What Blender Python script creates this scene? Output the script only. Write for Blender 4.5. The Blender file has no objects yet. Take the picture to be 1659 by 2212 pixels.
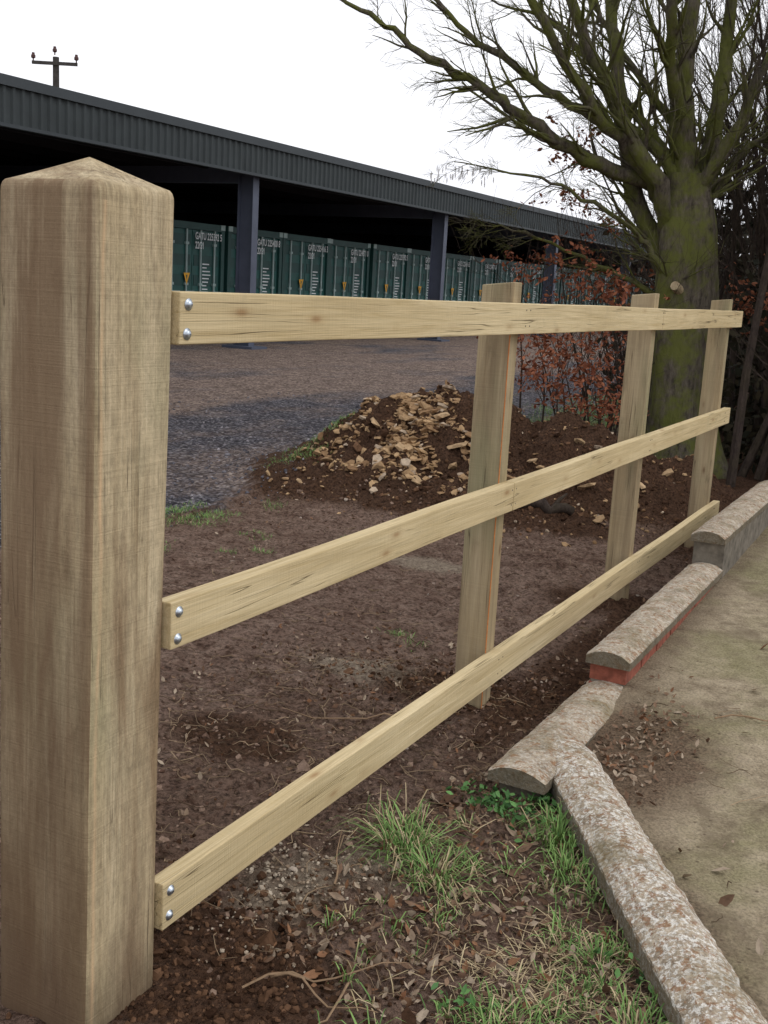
import bpy, bmesh, math, random
import numpy as np
from mathutils import Vector, Matrix, noise
R=random.Random(7)
scene=bpy.context.scene
scene.view_settings.view_transform='Standard'
scene.view_settings.look='None'
scene.view_settings.exposure=0
# ------------------------------------------------------------------ helpers
def link(o,parent=None):
    scene.collection.objects.link(o)
    if parent: o.parent=parent
    return o
def empty(name):
    e=bpy.data.objects.new(name,None); e.empty_display_size=.2
    return link(e)
def mkmesh(name,verts,faces,mat=None,parent=None,smooth=False,cols=None,obj=True):
    me=bpy.data.meshes.new(name)
    me.from_pydata([tuple(v) for v in verts],[],faces)
    if mat: me.materials.append(mat)
    if smooth: me.polygons.foreach_set('use_smooth',[True]*len(me.polygons))
    if cols is not None:
        a=me.color_attributes.new('Col','FLOAT_COLOR','POINT')
        arr=np.ones((len(verts),4),dtype=np.float32); arr[:,:3]=np.array(cols,dtype=np.float32)
        a.data.foreach_set('color',arr.ravel())
    me.update()
    if not obj: return me
    return link(bpy.data.objects.new(name,me),parent)
class Acc:
    def __init__(s): s.v=[];s.f=[];s.c=[]
    def add(s,vs,fs,c=(1,1,1)):
        o=len(s.v); s.v+= [tuple(v) for v in vs]; s.f+=[tuple(i+o for i in f) for f in fs]; s.c+=[c]*len(vs)
    def box(s,x0,x1,y0,y1,z0,z1,c=(1,1,1)):
        s.add([(x0,y0,z0),(x1,y0,z0),(x1,y1,z0),(x0,y1,z0),(x0,y0,z1),(x1,y0,z1),(x1,y1,z1),(x0,y1,z1)],
              [(0,3,2,1),(4,5,6,7),(0,1,5,4),(1,2,6,5),(2,3,7,6),(3,0,4,7)],c)
    def tube(s,pts,rad,sides=4,c=(1,1,1),cap=False):
        n=len(pts); o=len(s.v); 
        up=Vector((.31,.22,.9))
        for i,p in enumerate(pts):
            p=Vector(p)
            t=(Vector(pts[min(i+1,n-1)])-Vector(pts[max(i-1,0)]))
            if t.length<1e-6: t=Vector((0,0,1))
            t.normalize()
            a=t.cross(up)
            if a.length<.05: a=t.cross(Vector((1,0,0)))
            a.normalize(); b=t.cross(a)
            for k in range(sides):
                an=2*math.pi*k/sides
                q=p+(a*math.cos(an)+b*math.sin(an))*rad[i]
                s.v.append((q.x,q.y,q.z)); s.c.append(c)
        for i in range(n-1):
            for k in range(sides):
                k2=(k+1)%sides
                s.f.append((o+i*sides+k,o+i*sides+k2,o+(i+1)*sides+k2,o+(i+1)*sides+k))
        if cap: 
            s.f.append(tuple(o+k for k in range(sides))[::-1]); s.f.append(tuple(o+(n-1)*sides+k for k in range(sides)))
    def obj(s,name,mat,parent=None,smooth=False): return mkmesh(name,s.v,s.f,mat,parent,smooth,s.c)
ICO_V=[];ICO_F=[]
bm=bmesh.new(); bmesh.ops.create_icosphere(bm,subdivisions=1,radius=1); bm.verts.ensure_lookup_table()
ICO_V=[v.co.copy() for v in bm.verts]; ICO_F=[tuple(v.index for v in f.verts) for f in bm.faces]; bm.free()
def rock(acc,c,size,flat=.5,col=(1,1,1),tilt=.5,cut=True):
    m=Matrix.Rotation(R.uniform(0,6.28),3,'Z')@Matrix.Rotation(R.gauss(0,tilt),3,'X')@Matrix.Rotation(R.gauss(0,tilt),3,'Y')
    sx=R.uniform(.7,1.3);sy=R.uniform(.6,1.1)
    vs=[]
    for v in ICO_V:
        k=R.uniform(.66,1.16)
        q=Vector((v.x*sx*k,v.y*sy*k,max(-.55,min(.55,v.z*R.uniform(.8,1.2)))*flat*1.5))
        vs.append(Vector(c)+m@(q*size))
    acc.add(vs,ICO_F,col)
def leaf(acc,c,size,col,up=.3,curl=.3):
    n=Vector((R.gauss(0,1),R.gauss(0,1),R.gauss(0,up)+ (1 if up<.5 else 0))).normalized()
    a=n.cross(Vector((R.gauss(0,1),R.gauss(0,1),R.gauss(0,1)))).normalized(); b=n.cross(a)
    c=Vector(c); l=size; w=size*R.uniform(.35,.6)
    vs=[c-a*l, c-a*l*.2+b*w+n*curl*w, c+a*l*.5+b*w*.7+n*curl*w, c+a*l+n*curl*l*.5, c+a*l*.5-b*w*.7+n*curl*w, c-a*l*.2-b*w+n*curl*w, c+a*l*.1]
    acc.add(vs,[(0,6,1),(1,6,2),(2,6,3),(3,6,4),(4,6,5),(5,6,0)],col)
def quad(acc,c,size,col):
    n=Vector((R.gauss(0,1),R.gauss(0,1),R.gauss(0,1))).normalized()
    a=n.cross(Vector((R.gauss(0,1),R.gauss(0,1),R.gauss(0,1)))).normalized(); b=n.cross(a); c=Vector(c); w=size*R.uniform(.35,.7)
    acc.add([c-a*size,c+b*w,c+a*size,c-b*w],[(0,1,2,3)],col)
def fbm(x,y,z=0,s=1,o=4): return noise.fractal(Vector((x*s,y*s,z*s)),1.0,2.0,o)
def lerp(a,b,t): return a+(b-a)*t
def sst(a,b,x):
    t=max(0,min(1,(x-a)/(b-a))); return t*t*(3-2*t)
def cmix(a,b,t): return tuple(lerp(a[i],b[i],t) for i in range(3))
# ------------------------------------------------------------------ materials
def newmat(name):
    m=bpy.data.materials.new(name); m.use_nodes=True; nt=m.node_tree; nt.nodes.clear()
    out=nt.nodes.new('ShaderNodeOutputMaterial'); b=nt.nodes.new('ShaderNodeBsdfPrincipled')
    nt.links.new(b.outputs[0],out.inputs[0]); b.inputs['Roughness'].default_value=.85
    b.inputs['Specular IOR Level'].default_value=.2
    return m,nt,b
class G:
    def __init__(s,nt): s.nt=nt
    def n(s,t,**k):
        x=s.nt.nodes.new(t)
        for a,b in k.items(): setattr(x,a,b)
        return x
    def l(s,a,b): s.nt.links.new(a,b)
    def pos(s,scale=(1,1,1),loc=(0,0,0)):
        g=s.n('ShaderNodeTexCoord'); m=s.n('ShaderNodeMapping'); m.inputs['Scale'].default_value=scale; m.inputs['Location'].default_value=loc
        s.l(g.outputs['Object'],m.inputs[0]); return m.outputs[0]
    def noise(s,vec,scale=1,detail=4,rough=.55,dist=0):
        x=s.n('ShaderNodeTexNoise'); s.l(vec,x.inputs['Vector']); x.inputs['Scale'].default_value=scale
        x.inputs['Detail'].default_value=detail; x.inputs['Roughness'].default_value=rough; x.inputs['Distortion'].default_value=dist
        return x.outputs['Fac']
    def vor(s,vec,scale=1,out='Distance',feature='F1'):
        x=s.n('ShaderNodeTexVoronoi',feature=feature); s.l(vec,x.inputs['Vector']); x.inputs['Scale'].default_value=scale
        return x.outputs[out]
    def ramp(s,fac,stops):
        x=s.n('ShaderNodeValToRGB'); e=x.color_ramp.elements
        while len(e)<len(stops): e.new(.5)
        for i,(p,c) in enumerate(stops):
            e[i].position=p; e[i].color=(c[0],c[1],c[2],1) if not isinstance(c,(int,float)) else (c,c,c,1)
        s.l(fac,x.inputs[0]); return x.outputs[0]
    def mix(s,fac,a,b,mode='MIX'):
        x=s.n('ShaderNodeMix',data_type='RGBA',blend_type=mode)
        for val,i in ((fac,0),(a,6),(b,7)):
            if isinstance(val,(int,float)): x.inputs[i].default_value=val
            elif isinstance(val,tuple): x.inputs[i].default_value=(*val,1)
            else: s.l(val,x.inputs[i])
        return x.outputs[2]
    def math(s,op,a,b=0,clamp=False):
        x=s.n('ShaderNodeMath',operation=op,use_clamp=clamp)
        for val,i in ((a,0),(b,1)):
            if isinstance(val,(int,float)): x.inputs[i].default_value=val
            else: s.l(val,x.inputs[i])
        return x.outputs[0]
    def bump(s,b,h,strength=.5,dist=.01):
        x=s.n('ShaderNodeBump'); x.inputs['Strength'].default_value=strength; x.inputs['Distance'].default_value=dist
        s.l(h,x.inputs['Height']); s.l(x.outputs[0],b.inputs['Normal'])
    def col(s):
        x=s.n('ShaderNodeVertexColor',layer_name='Col'); return x.outputs[0]
def simple(name,c,rough=.8,var=.25,scale=8,metal=0,spec=.25,bump=0):
    m,nt,b=newmat(name); g=G(nt)
    f=g.noise(g.pos(),scale,4,.6)
    c1=tuple(x*(1-var) for x in c); c2=tuple(min(1,x*(1+var)) for x in c)
    g.l(g.ramp(f,[(.3,c1),(.7,c2)]),b.inputs['Base Color'])
    b.inputs['Roughness'].default_value=rough; b.inputs['Metallic'].default_value=metal; b.inputs['Specular IOR Level'].default_value=spec
    if bump: g.bump(b,f,bump,.01)
    return m
def vcol(name,rough=.85,nscale=60,var=.3,bump=0,spec=.15,trans=0):
    m,nt,b=newmat(name); g=G(nt)
    if var:
        f=g.noise(g.pos(),nscale,3,.6)
        k=g.ramp(f,[(.3,1-var),(.7,1.0)])
        g.l(g.mix(1.0,g.col(),k,'MULTIPLY'),b.inputs['Base Color'])
    else: g.l(g.col(),b.inputs['Base Color'])
    b.inputs['Roughness'].default_value=rough; b.inputs['Specular IOR Level'].default_value=spec
    if bump: g.bump(b,f,bump,.005)
    return m
def wood(name,axis,light,dark,knot,stain=None,line=False,sawamt=.3,kn_thr=.44,stain_thr=.46,finec=.35,green=(.22,.24,.13)):
    m,nt,b=newmat(name); g=G(nt)
    def sc(al,ac): 
        return tuple(al if i==axis else ac for i in range(3))
    big=g.noise(g.pos(sc(.9,6)),1,3,.5,.4)
    grain=g.noise(g.pos(sc(1.3,48)),1,5,.7,1.2)
    fine=g.noise(g.pos(sc(5,330)),1,3,.6)
    c=g.ramp(grain,[(.30,dark),(.45,cmix(dark,light,.6)),(.60,light),(.8,cmix(light,(.85,.75,.58),.2))])
    c=g.mix(g.ramp(big,[(.38,0),(.66,.75)]),c,tuple(x*y for x,y in zip(light,(.74,.70,.62))))
    c=g.mix(finec,c,g.ramp(fine,[(.3,.5),(.65,1.05)]),'MULTIPLY')
    vv=g.vor(g.pos(sc(4.6,13),(.3,.2,.7)),1)
    kn=g.ramp(vv,[(.05,1),(.09,.65),(.14,.25),(.26,0)])
    sel=g.ramp(g.noise(g.pos((3,3,3),(5,1,2)),1,1),[(kn_thr,0),(kn_thr+.05,.8)])
    c=g.mix(g.math('MULTIPLY',kn,sel),c,knot)
    bl=g.noise(g.pos((9,9,9),(2,5,8)),1,4,.65,.5)
    c=g.mix(g.ramp(bl,[(.58,0),(.75,.5)]),c,tuple(x*.62 for x in light))
    if stain:
        sn=g.noise(g.pos(sc(.9,9),(2.2,.4,.9)),1,5,.6,.8)
        c=g.mix(g.ramp(sn,[(stain_thr,0),(stain_thr+.18,.85)]),c,stain)
        gn=g.noise(g.pos(sc(1.6,5),(8,4,3)),1,3,.5)
        c=g.mix(g.ramp(gn,[(.50,0),(.72,.5)]),c,green)
        dn=g.noise(g.pos(sc(4,14),(1,7,3)),1,4,.6,.4)
        c=g.mix(g.ramp(dn,[(.60,0),(.72,.55)]),c,tuple(x*.6 for x in stain))
    ck=g.noise(g.pos(sc(.7,38),(4,4,4)),1,2,.5,.3)
    cr=g.ramp(g.math('ABSOLUTE',g.math('SUBTRACT',ck,.5)),[(.0,.9),(.010,0)])
    cs=g.ramp(g.noise(g.pos(sc(2.5,10),(7,1,7)),1,2),[(.52,0),(.59,1)])
    crk=g.math('MULTIPLY',cr,cs)
    c=g.mix(crk,c,tuple(x*.35 for x in dark))
    h=g.math('SUBTRACT',g.math('ADD',grain,g.math('MULTIPLY',fine,.5)),g.math('MULTIPLY',crk,1.2))
    if sawamt:
        sp=g.noise(g.pos(sc(240,2.5)),1,3,.6)
        pm=g.ramp(g.noise(g.pos((5,5,5),(1,1,9)),1,3),[(.40,.15),(.6,1)])
        c=g.mix(g.math('MULTIPLY',pm,sawamt),c,g.ramp(sp,[(.35,.55),(.62,1.05)]),'MULTIPLY')
        h=g.math('ADD',h,g.math('MULTIPLY',sp,.6))
    if line:
        mo=g.noise(g.pos((75,75,28),(1,2,3)),1,5,.78,.3)
        c=g.mix(.5,c,g.ramp(mo,[(.36,.5),(.60,1.1)]),'MULTIPLY')
        h=g.math('ADD',h,g.math('MULTIPLY',mo,1.4))
        gg=g.n('ShaderNodeNewGeometry'); sx=g.n('ShaderNodeSeparateXYZ'); g.l(gg.outputs['Position'],sx.inputs[0])
        sn_=g.n('ShaderNodeSeparateXYZ'); g.l(gg.outputs['Normal'],sn_.inputs[0])
        w=g.noise(g.pos((0,0,1.6)),1,4)
        lean=g.math('MULTIPLY',g.math('SUBTRACT',sx.outputs[2],1.65),.018)
        yy=g.math('SUBTRACT',g.math('ADD',sx.outputs[1],g.math('MULTIPLY',g.math('SUBTRACT',w,.5),.045)),lean)
        d=g.math('ABSOLUTE',g.math('SUBTRACT',yy,1.541))
        ln=g.ramp(d,[(.001,.85),(.006,0)])
        lm=g.ramp(g.noise(g.pos((0,0,5),(0,0,3)),1,3),[(.40,.3),(.6,1)])
        xm=g.math('GREATER_THAN',sx.outputs[0],-1.44)
        zm=g.math('LESS_THAN',sx.outputs[2],1.62)
        c=g.mix(g.math('MULTIPLY',g.math('MULTIPLY',ln,lm),g.math('MULTIPLY',xm,zm)),c,(.68,.47,.27))
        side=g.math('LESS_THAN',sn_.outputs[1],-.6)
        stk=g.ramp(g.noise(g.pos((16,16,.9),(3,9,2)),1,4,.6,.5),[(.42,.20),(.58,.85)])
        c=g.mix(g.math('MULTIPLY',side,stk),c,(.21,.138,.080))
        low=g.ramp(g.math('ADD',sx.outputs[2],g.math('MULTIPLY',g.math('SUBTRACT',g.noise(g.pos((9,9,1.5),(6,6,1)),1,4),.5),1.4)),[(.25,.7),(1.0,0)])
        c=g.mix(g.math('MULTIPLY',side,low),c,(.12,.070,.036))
        zf=g.math('ADD',sx.outputs[2],g.math('MULTIPLY',g.math('SUBTRACT',g.noise(g.pos((6,6,2)),1,4),.5),.5))
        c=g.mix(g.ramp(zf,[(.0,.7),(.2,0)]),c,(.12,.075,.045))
    g.l(c,b.inputs['Base Color']); b.inputs['Roughness'].default_value=.85
    g.bump(b,h,.65,.003)
    return m
M_rail=wood('rail_timber',1,(.72,.59,.355),(.49,.37,.185),(.32,.19,.085),sawamt=.10,kn_thr=.40,finec=.38)
M_post=wood('post_timber',2,(.48,.385,.24),(.29,.215,.125),(.14,.07,.035),stain=(.22,.165,.10),sawamt=.16)
M_gate=wood('gatepost_timber',2,(.63,.515,.33),(.35,.265,.155),(.15,.08,.04),stain=(.24,.16,.09),line=True,sawamt=.30,kn_thr=.56,stain_thr=.50,green=(.35,.34,.20))
M_zinc=simple('zinc_bolt',(.50,.55,.60),.35,.15,60,metal=.9,spec=.5)
M_nail=simple('nail',(.08,.07,.06),.6,.2,40)
M_string=simple('orange_string',(.55,.2,.06),.8,.2,60)

def groundmat():
    m,nt,b=newmat('ground_soil_gravel'); g=G(nt)
    P=g.pos()
    n1=g.noise(P,1.3,5,.6); n2=g.noise(P,9,6,.70,.5); n3=g.noise(P,55,5,.74); n4=g.noise(P,220,2,.6); n5=g.noise(g.pos((1,1,1),(7,3,0)),24,5,.7,.6)
    soil=g.ramp(n2,[(.30,(.090,.048,.033)),(.44,(.22,.140,.102)),(.60,(.34,.235,.175)),(.8,(.46,.35,.27))])
    soil=g.mix(g.ramp(n1,[(.40,0),(.64,.65)]),soil,(.34,.235,.18))
    soil=g.mix(.92,soil,g.ramp(n3,[(.35,.22),(.55,1.12)]),'MULTIPLY')
    soil=g.mix(g.ramp(n5,[(.52,0),(.62,.75)]),soil,(.085,.045,.029))
    sp=g.vor(P,90); spc=g.vor(P,90,'Color')
    sel=g.ramp(spc,[(.88,0),(.90,1)])
    spot=g.math('MULTIPLY',g.ramp(sp,[(.15,1),(.35,0)]),sel)
    soil=g.mix(g.math('MULTIPLY',spot,.6),soil,(.48,.38,.28))
    gv=g.vor(P,34); gvc=g.vor(P,34,'Color')
    gr=g.ramp(gvc,[(.15,(.095,.090,.105)),(.5,(.22,.21,.235)),(.8,(.37,.35,.37)),(.95,(.56,.53,.52))])
    gr=g.mix(.8,gr,g.ramp(gv,[(.2,1.1),(.62,.2)]),'MULTIPLY')
    brown=g.mix(g.ramp(gvc,[(.3,0),(.8,1)]),(.18,.125,.10),(.52,.39,.30))
    nb=g.noise(g.pos((1,.45,1)),.5,5,.6)
    mk=g.n('ShaderNodeSeparateColor'); g.l(g.col(),mk.inputs[0])
    gg=g.n('ShaderNodeNewGeometry'); sxx=g.n('ShaderNodeSeparateXYZ'); g.l(gg.outputs['Position'],sxx.inputs[0])
    far=g.ramp(g.math('MULTIPLY',sxx.outputs[0],-.05),[(.30,0),(.48,.32)])
    gr=g.mix(g.ramp(g.math('ADD',nb,g.math('MULTIPLY',far,.5)),[(.50,.03),(.64,.8)]),gr,brown)
    gr=g.mix(.6,gr,g.ramp(g.noise(P,3.5,6,.72),[(.36,.5),(.60,1.2)]),'MULTIPLY')
    edge=g.math('ADD',mk.outputs[0],g.math('MULTIPLY',g.math('SUBTRACT',n2,.5),.9))
    base=g.mix(g.ramp(edge,[(.4,0),(.6,1)]),soil,gr)
    sandm=g.math('ADD',mk.outputs[1],g.math('MULTIPLY',g.math('SUBTRACT',n2,.5),.8))
    sand=g.mix(g.ramp(n3,[(.35,0),(.65,1)]),(.22,.165,.12),(.55,.46,.34))
    base=g.mix(g.ramp(sandm,[(.35,0),(.75,.85)]),base,sand)
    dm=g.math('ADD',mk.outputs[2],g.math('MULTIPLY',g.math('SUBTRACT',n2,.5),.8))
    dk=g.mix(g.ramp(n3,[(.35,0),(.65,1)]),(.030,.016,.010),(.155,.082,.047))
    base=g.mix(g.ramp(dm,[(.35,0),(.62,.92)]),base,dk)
    g.l(base,b.inputs['Base Color']); b.inputs['Roughness'].default_value=.95; b.inputs['Specular IOR Level'].default_value=.08
    h=g.math('ADD',g.math('MULTIPLY',n2,1.0),g.math('ADD',g.math('MULTIPLY',n3,.8),g.math('ADD',g.math('MULTIPLY',n4,.25),g.math('MULTIPLY',n5,.6))))
    h=g.math('SUBTRACT',h,g.math('MULTIPLY',g.math('MULTIPLY',gv,mk.outputs[0]),.6))
    g.bump(b,h,1.0,.045)
    return m
M_ground=groundmat()
def pathmat():
    m,nt,b=newmat('path_concrete'); g=G(nt); P=g.pos()
    n1=g.noise(P,2.2,5,.6,.3); n2=g.noise(P,14,6,.7); n3=g.noise(P,120,4,.7)
    c=g.ramp(n2,[(.3,(.22,.17,.11)),(.5,(.35,.285,.19)),(.7,(.47,.39,.27))])
    c=g.mix(g.ramp(n1,[(.45,0),(.62,.6)]),c,(.23,.215,.10))
    c=g.mix(.75,c,g.ramp(n3,[(.3,.35),(.6,1.1)]),'MULTIPLY')
    dkp=g.noise(g.pos((1,1,1),(4,4,1)),5,5,.7,.5)
    c=g.mix(g.ramp(dkp,[(.49,0),(.64,.6)]),c,(.13,.095,.06))
    spk=g.vor(P,60,'Color'); spd=g.vor(P,60)
    c=g.mix(g.math('MULTIPLY',g.ramp(spk,[(.84,0),(.86,.7)]),g.ramp(spd,[(.2,1),(.4,0)])),c,(.08,.055,.035))
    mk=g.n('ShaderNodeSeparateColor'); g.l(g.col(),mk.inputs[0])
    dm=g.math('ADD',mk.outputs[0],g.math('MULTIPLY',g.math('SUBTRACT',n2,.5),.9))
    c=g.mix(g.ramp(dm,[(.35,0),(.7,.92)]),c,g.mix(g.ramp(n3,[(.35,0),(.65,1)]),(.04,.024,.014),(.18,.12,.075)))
    g.l(c,b.inputs['Base Color']); b.inputs['Roughness'].default_value=.92
    g.bump(b,g.math('ADD',n2,g.math('MULTIPLY',n3,.5)),.9,.014)
    return m
M_path=pathmat()
def copingmat(name,dirt):
    m,nt,b=newmat(name); g=G(nt); P=g.pos()
    n2=g.noise(P,16,6,.7); n3=g.noise(P,110,4,.7); n1=g.noise(P,75,5,.78,.4)
    c=g.ramp(n2,[(.3,(.23,.18,.125)),(.5,(.40,.33,.24)),(.72,(.53,.45,.34))])
    c=g.mix(g.ramp(n1,[(.50,0),(.55,dirt)]),c,(.74,.71,.64))
    n5=g.noise(g.pos((1,1,1),(3,3,3)),40,5,.75)
    c=g.mix(g.ramp(n5,[(.53,0),(.59,.85)]),c,(.28,.155,.08))
    n6=g.noise(g.pos((1,1,1),(9,3,1)),7,4,.6)
    c=g.mix(g.ramp(n6,[(.50,0),(.70,.7)]),c,(.20,.165,.09))
    c=g.mix(.65,c,g.ramp(n3,[(.3,.35),(.56,1.1)]),'MULTIPLY')
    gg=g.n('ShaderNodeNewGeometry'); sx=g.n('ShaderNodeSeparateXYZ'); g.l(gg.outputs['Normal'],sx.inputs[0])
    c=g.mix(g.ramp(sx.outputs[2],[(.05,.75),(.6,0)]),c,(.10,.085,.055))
    g.l(c,b.inputs['Base Color']); b.inputs['Roughness'].default_value=.95
    g.bump(b,g.math('ADD',n2,g.math('MULTIPLY',n3,.6)),.9,.010)
    return m
M_cop=copingmat('weathered_coping',.35); M_copD=copingmat('lichen_concrete',.95)
M_brick=simple('red_brick',(.26,.085,.055),.9,.35,30,bump=.5)
M_mortar=simple('wall_concrete',(.16,.14,.11),.95,.4,18,bump=.6)
M_stone=vcol('stone',.95,40,.4,.6,spec=.08); M_leafd=vcol('dead_leaf',.85,80,.3); M_clod=vcol('soil_clod',.95,60,.5,.6,spec=.03)
M_grass=vcol('grass_blade',.6,30,0,spec=.25)
M_beech=vcol('copper_leaves',.7,30,0)
def barkmat(name,dark,mid,moss,mossamt,lo=.42):
    m,nt,b=newmat(name); g=G(nt)
    n1=g.noise(g.pos((1,1,.35)),26,5,.7); n2=g.noise(g.pos(),4.5,4,.7)
    c=g.ramp(n1,[(.3,dark),(.7,mid)])
    c=g.mix(g.ramp(n2,[(lo,0),(lo+.18,mossamt)]),c,moss)
    g.l(c,b.inputs['Base Color']); b.inputs['Roughness'].default_value=.95; b.inputs['Specular IOR Level'].default_value=.1
    g.bump(b,n1,.9,.025); return m
M_bark=barkmat('mossy_bark',(.032,.026,.020),(.155,.132,.10),(.115,.125,.028),.85,.40)
M_twig=barkmat('dark_twigs',(.024,.018,.016),(.085,.063,.052),(.06,.052,.025),.3)
M_under=vcol('undergrowth',.8,20,0)

# ------------------------------------------------------------------ ground
def pathz(Y):
    pts=[(-50,.02),(2,.025),(3,.045),(3.9,.10),(5.5,.165),(7.5,.24),(12,.3),(60,.3)]
    for (a,za),(b_,zb) in zip(pts,pts[1:]):
        if Y<=b_: return lerp(za,zb,(Y-a)/(b_-a))
    return .3
def wallx(Y): return -1.04 if Y>=3.30 else -1.0+(3.30-Y)*.654
PILE=[(-3.60,7.95,1.5,1.25,.76),(-2.8,8.15,1.35,1.0,.62),(-2.1,8.5,.9,.9,.42),(-3.2,7.2,1.4,.7,.30),(-4.1,7.3,.95,.9,.28)]
def pileh(X,Y):
    h=0
    for (cx,cy,rx,ry,hh) in PILE:
        d=math.hypot((X-cx)/rx,(Y-cy)/ry)
        if d<1.6: h=max(h,hh*(1/(1+math.exp((d-.60)*5.4)))*1.04-hh*.006)
    if h<.002: return 0
    return h*(1+.26*fbm(X,Y,3,2.5,3))+ .07*fbm(X,Y,5,8,4)*min(1,h*6)
def gz(X,Y):
    b=-.06*sst(2.5,6.5,Y)*1.0
    if X<-4.4: b*=.5
    z=b
    near=1 if (-8<X<2 and Y<14) else .4
    k0=1-.75*math.exp(-(((X+1.5)/.35)**2+((Y-1.6)/.35)**2))
    z+=(.018*fbm(X,Y,0,1.2,3)*near+.014*fbm(X,Y,7,7,3)*near)*k0
    if near==1 and X>-4.6: 
        rough=.013+.012*math.exp(-((X+1.5)/.6)**2)
        z+=rough*fbm(X,Y,2,15,4)*k0
    z+=pileh(X,Y)
    wx=wallx(Y)
    if X>wx+.02 and Y<9: z=min(z,pathz(Y)-.05)
    for (px,py,a,s) in ((-1.5,1.60,-.02,.30),(-1.46,3.6,.03,.16),(-1.46,5.46,.04,.18),(-1.2,2.3,.02,.35)):
        d2=((X-px)**2+(Y-py)**2)/(s*s)
        if d2<9: z+=a*math.exp(-d2)*(1+(.7*fbm(X,Y,9,18,3) if a>0 else 0))
    return z
def axis(lo,hi,step,far0,far1):
    mid=list(np.arange(lo,hi+1e-6,step)); a=[];s=step;x=lo
    while x>far0: s*=1.18; x-=s; a.append(max(x,far0))
    b_=[];s=step;x=hi
    while x<far1: s*=1.18; x+=s; b_.append(min(x,far1))
    return a[::-1]+mid+b_
xs=axis(-5.6,-.1,.022,-400,400); ys=axis(1.3,9.4,.024,-300,700)
nx,ny=len(xs),len(ys)
V=[];C=[]
for Y in ys:
    for X in xs:
        V.append((X,Y,gz(X,Y)))
        bx=-4.45-.03*(Y-6)
        gravel=1-sst(bx-.35,bx+.35,X+.25*fbm(X,Y,1,.9,3))
        if Y>14 or Y<0: gravel=1 if X<-4 else gravel
        sand=0
        for (sx,sy,rx,ry) in ((-1.33,2.16,.16,.22),(-1.95,3.75,.34,.18),(-2.6,5.6,.3,.2),(-1.2,2.35,.15,.12)):
            sand=max(sand,math.exp(-((X-sx)/rx)**2-((Y-sy)/ry)**2))
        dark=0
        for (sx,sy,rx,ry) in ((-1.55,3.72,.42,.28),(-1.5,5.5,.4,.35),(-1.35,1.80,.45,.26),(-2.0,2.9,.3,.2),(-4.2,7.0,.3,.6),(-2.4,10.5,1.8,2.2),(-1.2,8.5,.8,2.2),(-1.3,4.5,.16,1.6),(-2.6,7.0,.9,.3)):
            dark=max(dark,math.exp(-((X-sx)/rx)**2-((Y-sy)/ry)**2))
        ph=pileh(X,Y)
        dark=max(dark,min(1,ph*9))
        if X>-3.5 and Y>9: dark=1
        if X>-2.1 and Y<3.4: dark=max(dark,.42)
        C.append((gravel,sand,dark))
F=[(j*nx+i,j*nx+i+1,(j+1)*nx+i+1,(j+1)*nx+i) for j in range(ny-1) for i in range(nx-1)]
mkmesh('ground',V,F,M_ground,smooth=True,cols=C)
V=[];C=[];rows=[.6+.05*i for i in range(170)]; nc=70
for Y in rows:
    xl=wallx(Y)
    for k in range(nc+1):
        t=k/nc; X=xl+ (t**1.6)*5.0
        z=pathz(Y)+.006*fbm(X,Y,4,3,3)
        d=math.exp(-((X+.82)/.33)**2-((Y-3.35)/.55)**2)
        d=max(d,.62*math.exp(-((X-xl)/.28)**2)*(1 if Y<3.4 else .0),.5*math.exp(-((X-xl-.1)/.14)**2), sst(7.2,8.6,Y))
        V.append((X,Y,z)); C.append((d,0,0))
F=[(j*(nc+1)+i,j*(nc+1)+i+1,(j+1)*(nc+1)+i+1,(j+1)*(nc+1)+i) for j in range(len(rows)-1) for i in range(nc)]
mkmesh('path',V,F,M_path,smooth=True,cols=C)

# ------------------------------------------------------------------ timber parts
def timber(name,x0,x1,y0,y1,z0,z1,mat,parent,bev=.004,seg=2,cuts=10,wob=.0015,ax=1):
    bm=bmesh.new(); bmesh.ops.create_cube(bm,size=1)
    for v in bm.verts: v.co=Vector((lerp(x0,x1,v.co.x+.5),lerp(y0,y1,v.co.y+.5),lerp(z0,z1,v.co.z+.5)))
    long=[e for e in bm.edges if abs((e.verts[0].co-e.verts[1].co)[ax])>1e-4]
    bmesh.ops.subdivide_edges(bm,edges=long,cuts=cuts)
    ed=[e for e in bm.edges if len(e.link_faces)==2 and e.calc_face_angle(0)>.5]
    bmesh.ops.bevel(bm,geom=ed,offset=bev,segments=seg,affect='EDGES',profile=.5)
    for v in bm.verts:
        t=v.co[ax]
        o=[noise.noise(Vector((t*1.1+z0*7,x0*3,k*5.1))) for k in range(3)]
        for k in range(3):
            if k!=ax: v.co[k]+=o[k]*wob*2
    me=bpy.data.meshes.new(name); bm.to_mesh(me); bm.free(); me.materials.append(mat)
    return link(bpy.data.objects.new(name,me),parent)
fence=empty('wooden_post_and_rail_fence')
FX=-1.366; TH=.042
def rail(n,y0,y1,zt,h=.1): return timber(n,FX-TH,FX,y0,y1,zt-h,zt,M_rail,fence,bev=.003,cuts=16,wob=.002)
rail('top_rail',1.7355,5.462,1.467,.102); rail('top_rail_end',5.465,7.48,1.466,.102)
rail('middle_rail',1.7245,3.615,.848); rail('middle_rail_end',3.619,7.44,.848)
rail('bottom_rail',1.7135,7.45,.228,.108)
for i,(y,w) in enumerate(((3.57,.076),(5.42,.078),(7.24,.08))):
    p=timber('post_%d'%(i+1),FX-TH-.118,FX-TH-.0005,y,y+w,-.3,1.528,M_post,fence,bev=.004,cuts=8,wob=.003,ax=2)
    for v in p.data.vertices:
        if v.co.z>1.5: v.co.z+= (v.co.x-(FX-TH-.118))*.12-.006
acc=Acc()
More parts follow.
